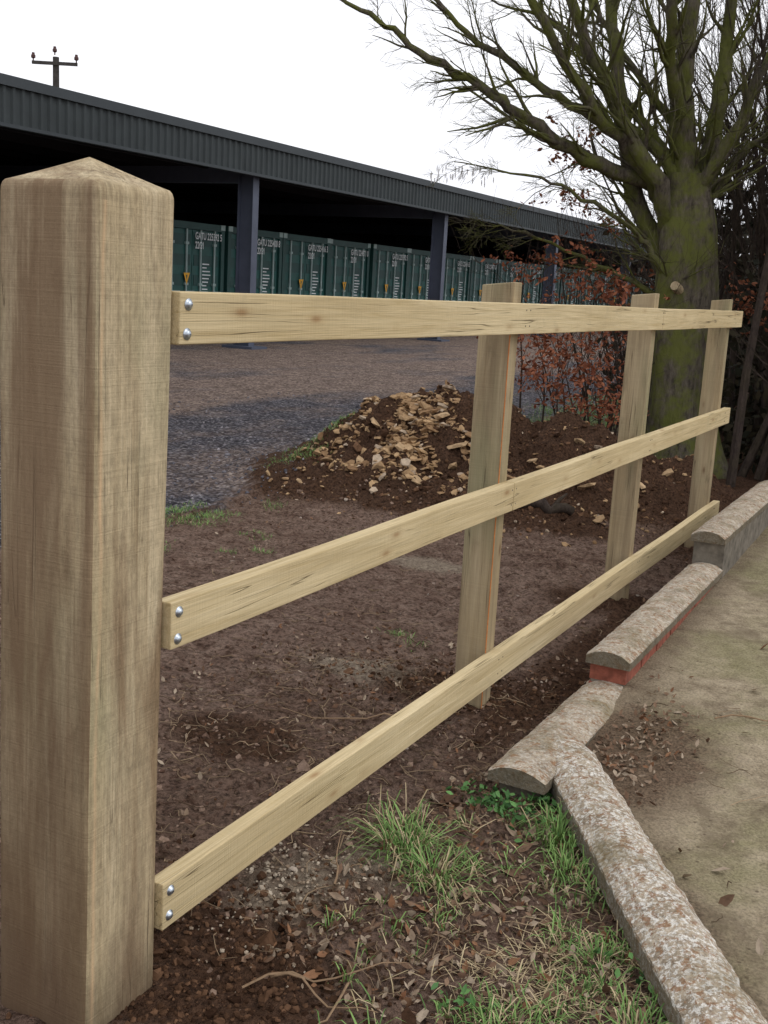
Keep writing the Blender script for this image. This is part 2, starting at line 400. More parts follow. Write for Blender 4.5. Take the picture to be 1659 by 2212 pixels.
def bolt(y,z,r=.0088):
    c=12; vs=[];fs=[]
    prof=[(1.35*r,.0),(1.35*r,.0015),(r,.002),(r*.92,.005),(r*.5,.0075),(0.001,.008)]
    for (rr,h) in prof:
        for k in range(c):
            a=2*math.pi*k/c; vs.append((FX+.0005+h,y+rr*math.cos(a),z+rr*math.sin(a)))
    for i in range(len(prof)-1):
        for k in range(c):
            k2=(k+1)%c; fs.append((i*c+k,i*c+k2,(i+1)*c+k2,(i+1)*c+k))
    acc.add(vs,fs)
for zt,ys_ in ((1.467,1.7355),(.848,1.7245),(.228,1.7135)):
    bolt(ys_+.025,zt-.024); bolt(ys_+.022,zt-.081)
acc.obj('bolts',M_zinc,fence,smooth=True)
acc=Acc()
for zt in (1.467,.848,.226):
    for y in (3.598,3.636,5.448,5.476,7.27,7.29):
        for dz in (.022,.075):
            acc.tube([(FX-.002,y,zt-dz),(FX+.0015,y,zt-dz)],[.0028,.0026],8,cap=True)
acc.obj('nails',M_nail,fence)
acc=Acc(); acc.tube([(FX-TH+.001,3.568,z) for z in np.linspace(.0,1.36,12)],[.0018]*12,6)
acc.obj('edge_string',M_string,fence)
def gatepost():
    x0,x1,y0,y1=-1.618,-1.380,1.522,1.738
    rc=.014; ring=[]
    corners=((x1-rc,y0+rc,-90),(x1-rc,y1-rc,0),(x0+rc,y1-rc,90),(x0+rc,y0+rc,180))
    for ci,(cx,cy,a0) in enumerate(corners):
        for k in range(5):
            a=math.radians(a0+k*22.5); ring.append((cx+rc*math.cos(a),cy+rc*math.sin(a)))
        nx_=corners[(ci+1)%4]
        p=ring[-1]; a=math.radians(nx_[2]); q=(nx_[0]+rc*math.cos(a),nx_[1]+rc*math.sin(a))
        for t in (.2,.4,.6,.8): ring.append((lerp(p[0],q[0],t),lerp(p[1],q[1],t)))
    n=len(ring); cx=(x0+x1)/2; cy=(y0+y1)/2
    levels=[(-.3,1)]+[(z,1) for z in np.linspace(-.1,1.63,34)]+[(1.640,.996),(1.647,.98),(1.652,.95)]+[(1.652+.050*(1-s/.95)**1.05,s) for s in (.8,.6,.4,.2,.07)]
    vs=[];fs=[]
    for (z,s) in levels:
        for (x,y) in ring:
            w=.0032*noise.noise(Vector((x*11,y*11,z*1.8)))
            vs.append((cx+(x-cx)*s+w,cy+(y-cy)*s+w*.7+(z-1.65)*.018,z+(.003*noise.noise(Vector((x*25,y*25,0))) if z>1.62 else 0)))
    for i in range(len(levels)-1):
        for k in range(n):
            k2=(k+1)%n; fs.append((i*n+k,i*n+k2,(i+1)*n+k2,(i+1)*n+k))
    vs.append((cx,cy,1.7025)); 
    for k in range(n): fs.append(((len(levels)-1)*n+k,(len(levels)-1)*n+(k+1)%n,len(vs)-1))
    mkmesh('wooden_gate_post',vs,fs,M_gate,smooth=True)
gatepost()

# ------------------------------------------------------------------ low wall
wall=empty('low_garden_wall')
def coping(name,p0,p1,width,zt0,zt1,mat,parent,th=.06,seed=0,jag=1):
    p0=Vector(p0);p1=Vector(p1); d=(p1-p0); L=d.length; d.normalize(); s=Vector((d.y,-d.x))
    prof=[(-.5,-th),(-.5,-th*.50),(-.485,-th*.43),(-.30,-th*.13),(-.12,-.001),(0,0),(.12,-.001),(.30,-th*.13),(.485,-th*.43),(.5,-th*.50),(.5,-th)]
    n=max(8,int(L/.02)); vs=[];fs=[];m=len(prof)
    for i in range(n+1):
        t=i/n; c=p0.lerp(p1,t); zt=lerp(zt0,zt1,t); e=0
        if i in(0,n): e=.006
        for (u,h) in prof:
            w=width*u*(1-e*3); q=c+s*w
            j=.002*noise.noise(Vector((q.x*11+seed,q.y*11,h*30)))+.0022*noise.noise(Vector((q.x*60,q.y*60,h*50+seed)))*jag
            chip=max(0,noise.noise(Vector((q.x*22+seed*3,q.y*22,2)))-.35)*.022 if abs(u)>.4 else 0
            vs.append((q.x+s.x*(j-chip)*(1 if u>0 else -1),q.y+s.y*(j-chip)*(1 if u>0 else -1)+d.y*(j if i in(0,n) else 0),zt+h+j*.6-chip*.5-(e*.6 if h>-th*.5 else 0)))
    for i in range(n):
        for k in range(m):
            k2=(k+1)%m; fs.append((i*m+k,i*m+k2,(i+1)*m+k2,(i+1)*m+k))
    fs.append(tuple(range(m))[::-1]); fs.append(tuple(n*m+k for k in range(m)))
    return mkmesh(name,vs,fs,mat,parent,smooth=False)
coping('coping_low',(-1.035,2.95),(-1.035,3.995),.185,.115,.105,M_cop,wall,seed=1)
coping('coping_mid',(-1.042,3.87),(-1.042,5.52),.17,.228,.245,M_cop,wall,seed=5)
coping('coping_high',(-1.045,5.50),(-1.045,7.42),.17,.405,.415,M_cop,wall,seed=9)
a=Acc()
a.box(-1.10,-.97,2.99,3.93,-.2,.052); a.box(-1.115,-.965,5.53,7.38,-.2,.343)
a.obj('wall_base',M_mortar,wall)
a=Acc()
for z in (-.055,.025,.105):
    y=3.89-(.1 if z==.025 else 0)
    while y<5.5:
        y1=min(y+.212,5.5); y0=max(y,3.885); a.box(-1.112+R.uniform(-.003,.003),-.972+R.uniform(-.003,.003),y0,y1,z,z+.068); y+=.222
a.obj('bricks',M_brick,wall)
a=Acc(); a.box(-1.105,-.979,3.892,5.49,-.2,.168); a.obj('mortar',M_mortar,wall)
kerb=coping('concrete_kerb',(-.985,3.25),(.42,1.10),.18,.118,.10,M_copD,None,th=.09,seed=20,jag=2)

# ------------------------------------------------------------------ scatter
st=Acc()
def tan():
    k=R.random(); 
    return cmix((.24,.14,.072),(.55,.37,.20),k) if R.random()<.87 else cmix((.36,.27,.19),(.62,.49,.35),k)
for i in range(1900):
    u=R.gauss(0,1);v=R.gauss(0,1)
    X=-3.60+u*.40; Y=7.32+v*.27-.12*u
    h=pileh(X,Y)
    if R.random()>.22+h*1.7: continue
    if fbm(X,Y,4,3.2,3)<-.15: continue
    if X>-3.15 and Y>7.8: continue
    s=abs(R.gauss(0,.022))+.009
    rock(st,(X,Y,gz(X,Y)+s*.02),s,R.uniform(.14,.32),tan(),.45)
for i in range(600):
    X=R.uniform(-4.7,-1.7);Y=R.uniform(6.5,8.8)
    if pileh(X,Y)<.02 and R.random()<.85: continue
    s=abs(R.gauss(0,.014))+.005
    rock(st,(X,Y,gz(X,Y)+s*.05),s,R.uniform(.2,.45),tan(),.5)
for (X,Y,s) in ((-3.55,7.92,.12),(-3.8,7.7,.085),(-3.45,7.5,.09),(-3.95,7.4,.075),(-3.6,7.2,.085),(-3.2,7.2,.08),(-3.0,7.55,.07),(-3.35,6.95,.075),(-3.25,7.35,.09),(-2.3,7.5,.07),(-2.1,7.2,.05),(-2.5,7.9,.07),(-4.1,6.95,.05),(-2.75,7.1,.05),(-4.2,6.75,.04),(-2.0,7.8,.06),(-1.9,8.1,.07),(-2.75,7.6,.05),(-3.7,7.45,.08),(-3.9,7.1,.06)):
    rock(st,(X,Y,gz(X,Y)+s*.1),s,.22,cmix((.38,.25,.135),(.58,.41,.24),R.random()),.45)
for i in range(110):
    X=R.uniform(-4.3,-1.12);Y=R.uniform(1.6,6.8)
    if X>wallx(Y)-.12: continue
    s=abs(R.gauss(0,.006))+.003
    if R.random()<.12: s*=2.6
    rock(st,(X,Y,gz(X,Y)+s*.1),s,.4,cmix((.24,.18,.14),(.52,.44,.35),R.random()**1.3),.3)
for i in range(700):
    X=R.gauss(-1.32,.12);Y=R.gauss(2.2,.16); s=abs(R.gauss(0,.003))+.0015
    rock(st,(X,Y,gz(X,Y)+s*.3),s,.7,cmix((.3,.22,.15),(.56,.48,.37),R.random()))
st.obj('stones',M_stone)
cl=Acc()
for i in range(10500):
    r=R.random()
    if r<.14: X=R.gauss(-1.6,.32);Y=R.gauss(3.75,.22)
    elif r<.36: X=R.gauss(-1.3,.22);Y=R.gauss(1.85,.20)
    elif r<.60: X=R.uniform(-4.3,-1.4);Y=R.gauss(7.5,.7)
    elif r<.82: X=R.uniform(-2.4,-1.15);Y=R.uniform(1.9,4.2)
    else: X=R.uniform(-4.2,-1.1);Y=R.uniform(1.6,6.9)
    if X>wallx(Y)-.1: continue
    ph=pileh(X,Y)
    if .36<r<.60 and ph<.03 and R.random()<.7: continue
    s=abs(R.gauss(0,.0045))+.002
    if R.random()<.05: s*=2
    if ph>.05: s*=2.2
    if r<.60: cc=cmix((.040,.021,.013),(.19,.105,.06),R.random()**1.3)
    else: cc=cmix((.11,.062,.043),(.33,.23,.17),R.random())
    rock(cl,(X,Y,gz(X,Y)+s*.0),s,.55,cc,.5)
cl.obj('soil_clods',M_clod)
lg=Acc()
pts=[];rad=[]
for i in range(13):
    t=i/12; pts.append(Vector((lerp(-2.78,-2.26,t)+.01*math.sin(t*9),lerp(6.80,7.08,t)+.012*math.sin(t*13),gz(lerp(-2.78,-2.26,t),lerp(6.80,7.08,t))+.032+.012*math.sin(t*7)))); rad.append(.042+.012*noise.noise(Vector((t*6,1,1)))-.012*abs(t-.5))
lg.tube(pts,rad,9,cap=True); lg.tube([pts[9],pts[9]+Vector((.04,.07,.08)),pts[9]+Vector((.06,.16,.11))],[.02,.015,.008],6,cap=True)
lg.tube([pts[4],pts[4]+Vector((-.05,-.02,.07))],[.016,.008],6,cap=True)
lg.obj('fallen_branch',M_twig,smooth=True)
gv=Acc()
for i in range(3000):
    X=R.uniform(-8.5,-4.3)if R.random()<.6 else R.uniform(-5.8,-4.3);Y=R.uniform(4.4,13)
    s=abs(R.gauss(0,.007))+.005
    rock(gv,(X,Y,gz(X,Y)+s*.15),s,.6,cmix((.08,.078,.09),(.38,.35,.36),R.random()**1.5))
gv.obj('gravel',M_stone)
lv=Acc()
def leafcol():
    k=R.random()
    if k<.5: return cmix((.12,.065,.04),(.28,.18,.115),R.random())
    if k<.9: return cmix((.26,.18,.12),(.46,.37,.27),R.random())
    return cmix((.20,.09,.045),(.30,.16,.085),R.random())
def grz(X,Y):
    return pathz(Y)+.006*fbm(X,Y,4,3,3) if X>wallx(Y)+.0 and Y<9 else gz(X,Y)
def onwall(X,Y): return abs(X-wallx(Y))<.115
for i in range(4700):
    r=R.random()
    if r<.64: X=R.uniform(-1.25,-.2);Y=R.uniform(1.85,3.1)
    elif r<.76: X=R.gauss(-.82,.09);Y=R.gauss(3.35,.25)
    elif r<.90: X=R.uniform(-2.6,-1.1);Y=R.uniform(2.3,4.4)
    else: X=R.uniform(-4,-1.1);Y=R.uniform(2,9)
    if onwall(X,Y): continue
    if X>wallx(Y) and r<.64: continue
    leaf(lv,(X,Y,grz(X,Y)+R.uniform(.003,.012)),R.uniform(.005,.016) if r>.04 else R.uniform(.018,.03),leafcol(),.3,R.uniform(-.2,.5))
for (X,Y) in ((-.47,2.72),(-.40,2.80),(-.52,2.85),(-.36,2.66),(-.30,3.4),(-.55,4.1),(-.6,4.6),(-.42,2.95),(-.25,2.5)):
    leaf(lv,(X,Y,grz(X,Y)+.01),R.uniform(.012,.028),leafcol(),.25,.3)
lv.obj('fallen_leaves',M_leafd)
tw=Acc()
for i in range(1200):
    r=R.random()
    if r<.8: X=R.uniform(-2.4,-.35);Y=R.uniform(1.9,3.9)
    else: X=R.uniform(-3.5,-1.2);Y=R.uniform(2,6.5)
    if onwall(X,Y): continue
    if X>wallx(Y) and R.random()<.85: continue
    a=R.uniform(0,6.28);L=abs(R.gauss(0,.06))+.03; pts=[]
    for k in range(5):
        x=X+math.cos(a)*L*k/4;y=Y+math.sin(a)*L*k/4;a+=R.gauss(0,.3)
        pts.append((x,y,grz(x,y)+.006+R.uniform(0,.008)))
    r0=R.uniform(.0007,.002); tw.tube(pts,[r0,r0,r0*.9,r0*.8,r0*.5],4,cmix((.06,.035,.02),(.40,.29,.18),R.random()**1.3))
for (x0,y0,x1,y1) in ((-1.2,1.78,-.93,2.02),(-1.16,1.83,-.9,1.83),(-1.0,1.9,-.98,1.7),(-.62,3.75,-.27,3.95),(-1.6,3.3,-2.0,3.15),(-1.22,2.2,-1.33,2.42)):
    pts=[(lerp(x0,x1,t),lerp(y0,y1,t)+.01*math.sin(t*7),grz(lerp(x0,x1,t),lerp(y0,y1,t))+.018+.01*math.sin(t*9)) for t in np.linspace(0,1,8)]
    tw.tube(pts,[.003,.003,.0028,.0026,.0024,.002,.0015,.001],5,(.30,.20,.12))
tw.obj('fallen_twigs',M_leafd)

# ------------------------------------------------------------------ grass
gs=Acc()
def blade(X,Y,h,lean,col,w=.0022,ang=None):
    a=R.uniform(0,6.28) if ang is None else ang; z=grz(X,Y)-.004
    dx,dy=math.cos(a),math.sin(a); px,py=-dy*w,dx*w
    p=[(0,0,1.),(lean*.22,h*.45,.95),(lean*.6,h*.8,.7),(lean,h*(.98)-lean*.55,.15)]
    vs=[]
    for (o,zz,ww) in p[:3]:
        zz=max(zz*(1-min(.7,lean/h*.25)),.001)
        vs+= [(X+dx*o-px*ww,Y+dy*o-py*ww,z+zz),(X+dx*o+px*ww,Y+dy*o+py*ww,z+zz)]
    o,zz,_=p[3]; vs.append((X+dx*o,Y+dy*o,z+max(.008,zz)))
    gs.add(vs,[(0,1,3,2),(2,3,5,4),(4,5,6)],col)
def gcol(dry):
    if R.random()<dry: return cmix((.33,.26,.14),(.56,.45,.27),R.random())
    return cmix((.075,.160,.035),(.22,.35,.10),R.random())
def tuft(cx,cy,rx,ry,n,h,dry,ln=1.0):
    for i in range(n):
        X=R.gauss(cx,rx);Y=R.gauss(cy,ry)
        if onwall(X,Y) and X>wallx(Y)-.09: continue
        hh=h*R.uniform(.35,1.1); a=math.atan2(Y-cy,X-cx)+R.gauss(0,.8)
        blade(X,Y,hh,hh*R.uniform(.25,1.25)*ln,gcol(dry),R.uniform(.0011,.0022),a)
tuft(-1.17,2.49,.03,.04,190,.125,.2,1.3); tuft(-1.05,2.41,.04,.03,140,.10,.3,1.3); tuft(-1.24,2.58,.04,.04,60,.11,.6,1.4); tuft(-.98,2.36,.04,.03,50,.07,.35)
tuft(-.84,2.80,.03,.05,190,.11,.08); tuft(-.77,2.64,.025,.05,120,.08,.1); tuft(-.70,2.55,.03,.05,70,.06,.2); tuft(-.56,2.30,.03,.05,90,.07,.15); tuft(-.42,2.08,.03,.05,130,.08,.15); tuft(-.66,1.98,.07,.04,150,.06,.2)
for i in range(6500):
    X=R.uniform(-1.1,-.2); Y=R.uniform(1.6,2.7)
    if X>wallx(Y)-.095: continue
    dk=(wallx(Y)-X)
    dens=fbm(X,Y,2,7,3)*1.5+.22-dk*.8+ (.22 if Y<1.95 else 0)
    if R.random()>dens*1.3: continue
    dry=.8 if fbm(X,Y,8,4,2)>.04 else .2
    hh=R.uniform(.02,.08)
    blade(X,Y,hh,hh*R.uniform(.4,1.8),gcol(dry),R.uniform(.001,.002))
for i in range(750):
    X=R.gauss(-.62,.12);Y=R.gauss(2.2,.13)
    if X>wallx(Y)-.1: continue
    hh=R.uniform(.02,.035); blade(X,Y,hh,R.uniform(.04,.1),gcol(.95),R.uniform(.0009,.0015))
for i in range(34):
    X=R.uniform(-1.2,-.35); Y=R.uniform(1.75,2.9)
    if X<wallx(Y)-.12: tuft(X,Y,.014,.014,14,.05,.25)
for i in range(260):
    Y=R.uniform(5.3,10.0); X=-4.42-.05*(Y-6)+R.gauss(0,.13)
    if fbm(X,Y,6,1.3,2)<-.08: continue
    tuft(X,Y,.05,.05,30,.045,.12)
for (X,Y) in ((-4.3,5.95),(-4.15,6.3),(-3.55,5.2),(-2.9,4.9),(-3.9,5.6),(-4.45,5.7),(-4.6,8.2),(-4.5,7.6),(-2.2,4.3),(-3.2,5.9),(-4.0,4.9)):
    for k in range(3): tuft(X+R.gauss(0,.08),Y+R.gauss(0,.06),.03,.025,24,.045,.08)
for i in range(600):
    Y=R.uniform(9.5,17); X=-4.0+R.gauss(0,.55)-.06*(Y-10)
    tuft(X,Y,.08,.1,16,.10,.08)
gs.obj('grass',M_grass)
wd=Acc()
for (cx,cy,n) in ((-1.03,2.86,150),(-.93,2.97,90),(-.5,2.28,24),(-.78,1.98,24),(-1.12,2.88,60),(-.7,2.75,30),(-.92,2.8,30),(-.62,1.85,24)):
    for i in range(n):
        X=R.gauss(cx,.045);Y=R.gauss(cy,.035)
        leaf(wd,(X,Y,grz(X,Y)+R.uniform(.01,.05)),R.uniform(.007,.015),cmix((.035,.10,.03),(.12,.26,.07),R.random()),.45,.2)
wd.obj('weeds',M_grass)

# ------------------------------------------------------------------ trees
R=random.Random(41)
def grow(acc,p,d,L,r,lev,maxlev,up=.12,sides=None,wan=.16,kids=(4,7),tips=None,bias=None,tw_len=1):
    n=5 if lev<maxlev else 3
    pts=[p.copy()];rad=[r];dd=d.copy()
    for i in range(n):
        dd=(dd+Vector((R.gauss(0,wan),R.gauss(0,wan),R.gauss(0,wan*.8)+up))).normalized()
        pts.append(pts[-1]+dd*L/n); rad.append(max(.0012,r*(1-.8*(i+1)/n)))
    acc.tube(pts,rad,sides or (5 if r>.02 else (4 if r>.008 else 3)))
    if tips is not None and lev==maxlev: tips.append(pts[-1])
    if lev<maxlev:
        for k in range(R.randint(*kids)):
            t=R.uniform(.15,.98)*n; i=min(n-1,int(t)); q=pts[i].lerp(pts[i+1],t-i); ax=(pts[i+1]-pts[i]).normalized()
            side=ax.cross(Vector((R.gauss(0,1),R.gauss(0,1),R.gauss(0,1)))).normalized()
            an=R.uniform(.35,.95); nd=(ax*math.cos(an)+side*math.sin(an)).normalized()
            if bias is not None: nd=(nd+bias*.25).normalized()
            grow(acc,q,nd,L*R.uniform(.4,.72)*(1.05-t/n*.35),max(.0016,rad[i]*R.uniform(.4,.6)),lev+1,maxlev,up,None,wan,kids,tips,bias)
BASE=Vector((-2.28,10.3,-.07)); RT=Vector((.888,.460,0)); FW=Vector((-.460,.888,0))
def tp(a,z,b=0): return BASE+RT*a+FW*b+Vector((0,0,z+.07))
tr=Acc(); tips=[]
def crv(pts,per=5):
    P=[pts[0]]+pts+[pts[-1]]; o=[]
    for i in range(1,len(P)-2):
        for k in range(per):
            t=k/per; a,b,c,d=P[i-1],P[i],P[i+1],P[i+2]
            o.append(.5*((2*b)+(c-a)*t+(2*a-5*b+4*c-d)*t*t+(3*b-a-3*c+d)*t**3))
    o.append(pts[-1]); return o
tk=crv([tp(.02,-.2),tp(0,0),tp(-.06,.45),tp(-.09,.9),tp(-.15,1.7),tp(-.19,2.25),tp(-.24,2.6)],8)
n=len(tk)
S=28; vs=[];fs=[]
for i,p in enumerate(tk):
    z=p.z; r0=.26+.15*math.exp(-max(0,z)/.25)-.06*sst(2.1,2.6,z)
    for k in range(S):
        an=2*math.pi*k/S
        rr=r0*(1+.10*math.sin(an*3+z*.8)+.07*math.sin(an*5-z*1.3+1)+.09*noise.noise(Vector((math.cos(an)*2,math.sin(an)*2,z*1.6))))
        vs.append(p+Vector((math.cos(an)*rr,math.sin(an)*rr,0)))
for i in range(n-1):
    for k in range(S): fs.append((i*S+k,i*S+(k+1)%S,(i+1)*S+(k+1)%S,(i+1)*S+k))
tr.add(vs,fs)
def limb(pts,r0,r1,maxlev=3,kids=16,Lk=1.0,up=.10,bias=None,b=0.):
    P=crv([p+Vector((R.gauss(0,.03),R.gauss(0,.03),0)) for p in pts],5); n=len(P)
    P=[P[0]]+[p+Vector((R.gauss(0,.014),R.gauss(0,.014),R.gauss(0,.016))) for p in P[1:]]
    rad=[lerp(r0,r1,(i/(n-1))**.8)*R.uniform(.92,1.1) for i in range(n)]
    tr.tube(P,rad,10 if r0>.05 else 7)
    for k in range(kids):
        t=R.uniform(.12,1.0)*(n-1); i=min(n-2,int(t)); q=P[i].lerp(P[i+1],t-i); ax=(P[i+1]-P[i]).normalized()
        side=ax.cross(Vector((R.gauss(0,1),R.gauss(0,1),R.gauss(0,1)))).normalized(); an=R.uniform(.35,.9)
        nd=(ax*math.cos(an)+side*math.sin(an)).normalized()
        grow(tr,q,nd,Lk*R.uniform(.6,1.2)*(1.1-.65*i/n),max(.004,min(.022,rad[i]*.42)),1,maxlev,up,None,.15,(3,6),tips,bias)
LB=Vector((-.7,-.35,.05))
limb([tp(-.2,2.2),tp(-.38,2.43),tp(-1.0,2.63,-.2),tp(-1.59,2.87,-.4),tp(-2.0,3.10,-.5),tp(-2.54,3.32,-.55),tp(-2.95,3.55,-.6),tp(-3.4,3.85,-.6),tp(-3.65,4.15,-.6)],.085,.006,3,26,.75,.0,LB)
limb([tp(-.2,2.3),tp(-.35,2.56),tp(-.59,2.84),tp(-1.14,3.11,.2),tp(-1.73,3.41,.3),tp(-2.24,3.72,.3),tp(-2.62,4.12,.3),tp(-3.1,4.7,.3)],.08,.008,3,26,.8,.02,LB)
limb([tp(-.2,2.2),tp(-.66,2.63,-.2),tp(-1.27,3.14,-.5),tp(-1.76,3.75,-.7),tp(-2.06,4.15,-.8),tp(-2.4,5.0,-.9)],.08,.01,3,22,.85,.03,LB)
limb([tp(-.15,1.3),tp(-.36,1.95,.1),tp(-.65,2.54,.15),tp(-.88,3.58,.2),tp(-1.03,4.21,.3),tp(-1.2,5.6,.4)],.12,.03,3,20,.9,.06,LB)
limb([tp(-.3,2.0),tp(-.55,2.45,-.2),tp(-1.08,3.36,-.3),tp(-1.46,4.19,-.4),tp(-1.9,5.6,-.5)],.095,.02,3,20,.9,.05,LB)
limb([tp(-.22,2.4),tp(-.28,2.9),tp(-.33,3.41),tp(-.30,4.25),tp(-.2,6)],.15,.04,3,20,.9,.08)
limb([tp(-.2,2.3),tp(-.09,2.57,.1),tp(.04,3.43,.2),tp(.08,4.27,.3),tp(.3,6.2,.4)],.12,.03,3,20,.9,.08)
limb([tp(-.2,2.1),tp(-.11,2.36,-.15),tp(.04,3.0,-.3),tp(.42,3.86,-.4),tp(1.0,4.8,-.5)],.09,.02,3,16,.9,.06)
limb([tp(-.2,1.9),tp(.0,2.3,.1),tp(.27,2.82,.2),tp(.68,3.05,.2),tp(1.5,3.3,.2)],.07,.01,3,14,.8,.05)
limb([tp(-.2,1.5),tp(-.35,1.71,-.1),tp(-.6,2.04,-.2),tp(-1.19,2.34,-.3),tp(-1.64,2.49,-.4),tp(-2.29,2.56,-.4)],.045,.004,3,18,.6,-.03,LB)
limb([tp(-.2,1.35),tp(-.42,1.55,.1),tp(-.95,1.8,.2),tp(-1.6,2.05,.2),tp(-2.0,2.1,.2)],.04,.004,3,16,.55,-.03,LB)
limb([tp(-.35,2.7),tp(-.8,3.3,.4),tp(-1.5,4.0,.7),tp(-2.0,4.6,.9)],.06,.01,3,18,.9,.04,LB)
limb([tp(-.3,2.4),tp(-.9,2.75,.5),tp(-1.6,3.0,.8),tp(-2.2,3.4,1.0)],.05,.008,3,16,.8,.02,LB)
limb([tp(-.3,2.9),tp(-.5,3.5,-.4),tp(-.75,4.3,-.7),tp(-.9,5.2,-.9)],.07,.02,3,16,.9,.08)
limb([tp(-.3,3.0,.2),tp(-.9,3.8,.5),tp(-1.3,4.6,.7)],.05,.01,3,16,.9,.05,LB)
tree=empty('bare_tree'); tr.obj('trunk_and_branches',M_bark,tree,smooth=True)
a=Acc(); a.tube([tp(-.2,1.58,-.15),tp(-.30,1.64,-.30)],[.05,.04],12,cap=True); a.obj('sawn_stub',M_post,tree)
ck=Acc()
for i in range(40):
    a0=R.uniform(-2.5,-1.9); p=tp(a0,2.5+R.uniform(-.08,.05),-.4+R.gauss(0,.1)); ck.tube([p,p-Vector((0,0,.025)),p-Vector((0,0,.05))],[.003,.006,.002],4)
ck.obj('catkins',M_leafd,tree)

hd=Acc(); htips=[]
def stem(X,Y,H,r,maxlev=2,kids=(4,7)):
    # tall hedge stems stand close to upright so the hedge keeps its own edge
    if H>2.7: d=Vector((R.uniform(-.06,.30),R.gauss(0,.12),1)).normalized(); wn=.09
    else: d=Vector((R.gauss(0,.25),R.gauss(0,.2),1)).normalized(); wn=.14
    H=min(H,5.8)
    grow(hd,Vector((X,Y,-.05)),d,H,r,0,maxlev,.12,None,wn,kids,htips)
for i in range(26): stem(R.uniform(-2.9,-.9),R.uniform(11.4,14.5),R.uniform(3,6.0),R.uniform(.02,.06),3,(4,6))
for i in range(18): stem(R.uniform(-1.95,-.6),R.uniform(9.8,12),R.uniform(2.8,5.6),R.uniform(.015,.05),3,(4,6))
for i in range(12): stem(R.uniform(-2.2,-1.2),R.uniform(12,15),R.uniform(5,6),R.uniform(.03,.06),3,(5,7))
for i in range(24): stem(R.uniform(-4.4,-2.2),R.uniform(14.5,22),R.uniform(2.8,4.5),R.uniform(.02,.05),3,(4,5))
for i in range(38): stem(R.gauss(-3.3,.38),R.uniform(10.2,13),R.uniform(1.0,2.6),R.uniform(.008,.016),2,(4,7))
for i in range(24): stem(R.uniform(-1.2,4),R.uniform(10,14),R.uniform(3,6),R.uniform(.02,.05),2)
for i in range(50): stem(R.uniform(-5.4,-3.0),R.uniform(24,48),R.uniform(3,5.5),R.uniform(.03,.06),2)
hedge=empty('hedgerow'); hd.obj('stems',M_twig,hedge)
ug=Acc()
def ugl(n,xa,xb,ya,yb,za,zb,s0,s1,cfun,pw=1):
    for i in range(n):
        X=R.uniform(xa,xb);Y=R.uniform(ya,yb);Z=za+(zb-za)*R.random()**pw
        if fbm(X,Y,Z,1.1,3)<-.15 and Z>.6: continue
        quad(ug,(X,Y,Z),R.uniform(s0,s1),cfun())
dkc=lambda: cmix((.012,.014,.008),(.05,.04,.022),R.random())
ugl(9000,-2.1,1.5,10.6,12.4,0,2.6,.03,.07,dkc,1.3)
ugl(9000,-3.6,0,13,15.5,0,3.0,.04,.08,dkc,1.3)
ugl(7000,-5.4,-1.5,17,24,0,2.8,.06,.11,dkc,1.2)
ugl(5000,-6.5,2,26,50,0,3.6,.12,.22,dkc,1.2)
ug.obj('undergrowth',M_under,hedge)
br=Acc()
def lc(): return cmix((.14,.042,.023),(.34,.13,.065),R.random())
def cluster(a,z,b,n,s,zs=.6):
    k=max(2,n//12)
    for j in range(k):
        ca,cz,cb=R.gauss(a,s),R.gauss(z,s*zs),R.gauss(b,s); da,dz,db=R.gauss(0,.13),R.gauss(0,.05),R.gauss(0,.1)
        for i in range(15):
            t=R.uniform(-1,1); p=tp(ca+da*t+R.gauss(0,.025),cz+dz*t+R.gauss(0,.025),cb+db*t+R.gauss(0,.025)); leaf(br,p,R.uniform(.016,.034),lc(),1.5,.4)
for (a,z,b,n,s) in ((-1.22,2.95,.6,130,.16),(-1.1,2.75,.7,110,.13),(-1.05,2.4,.8,130,.12),(-1.15,1.72,.2,260,.24),(-.75,1.55,.1,260,.20),(-1.5,1.65,.2,90,.18),(-1.35,1.05,-.3,340,.24),(-1.0,1.0,-.3,220,.2),(-1.25,.8,-.4,220,.2),(-.95,.65,-.4,260,.18),(-.75,.5,-.4,140,.14),(-1.5,.8,-.3,110,.14),(-1.55,1.15,-.3,110,.14),(.55,1.55,.2,160,.15),(.85,1.3,.3,80,.15),(-.9,2.15,.7,110,.15)):
    cluster(a,z,b,n,s,.55)
for t in htips:
    if 1.2>abs(t.x+3.0) and t.y<13.2 and t.z<2.0 and R.random()<.3: leaf(br,t,R.uniform(.015,.03),lc(),1.5,.4)
br.obj('copper_leaves',M_beech,hedge)

# ------------------------------------------------------------------ storage building
M_clad=simple('dark_cladding',(.038,.046,.047),.6,.15,2,spec=.25)
M_trim=simple('dark_flashing',(.040,.048,.052),.55,.1,2,spec=.3)
M_in=simple('barn_interior',(.022,.021,.025),.9,.2,1)
M_steel=simple('painted_steel',(.080,.092,.128),.55,.12,3,spec=.35)
bd=empty('open_storage_barn')
Y0,Y1=-6,88
vs=[];fs=[];y=Y0;k=0
seq=[(0,0),(.09,0),(.12,.032),(.17,.032)]
while y<Y1:
    for (dy,dx) in seq:
        vs+=[(-14.05+dx,y+dy,3.68),(-14.05+dx,y+dy,4.26)]
    y+=.2
for i in range(len(vs)//2-1): fs.append((2*i,2*i+2,2*i+3,2*i+1))
mkmesh('fascia_cladding',vs,fs,M_clad,bd)
a=Acc(); a.box(-14.12,-13.98,Y0,Y1,4.24,4.40); a.box(-14.10,-13.985,Y0,Y1,3.62,3.675)
a.obj('fascia_flashing',M_trim,bd)
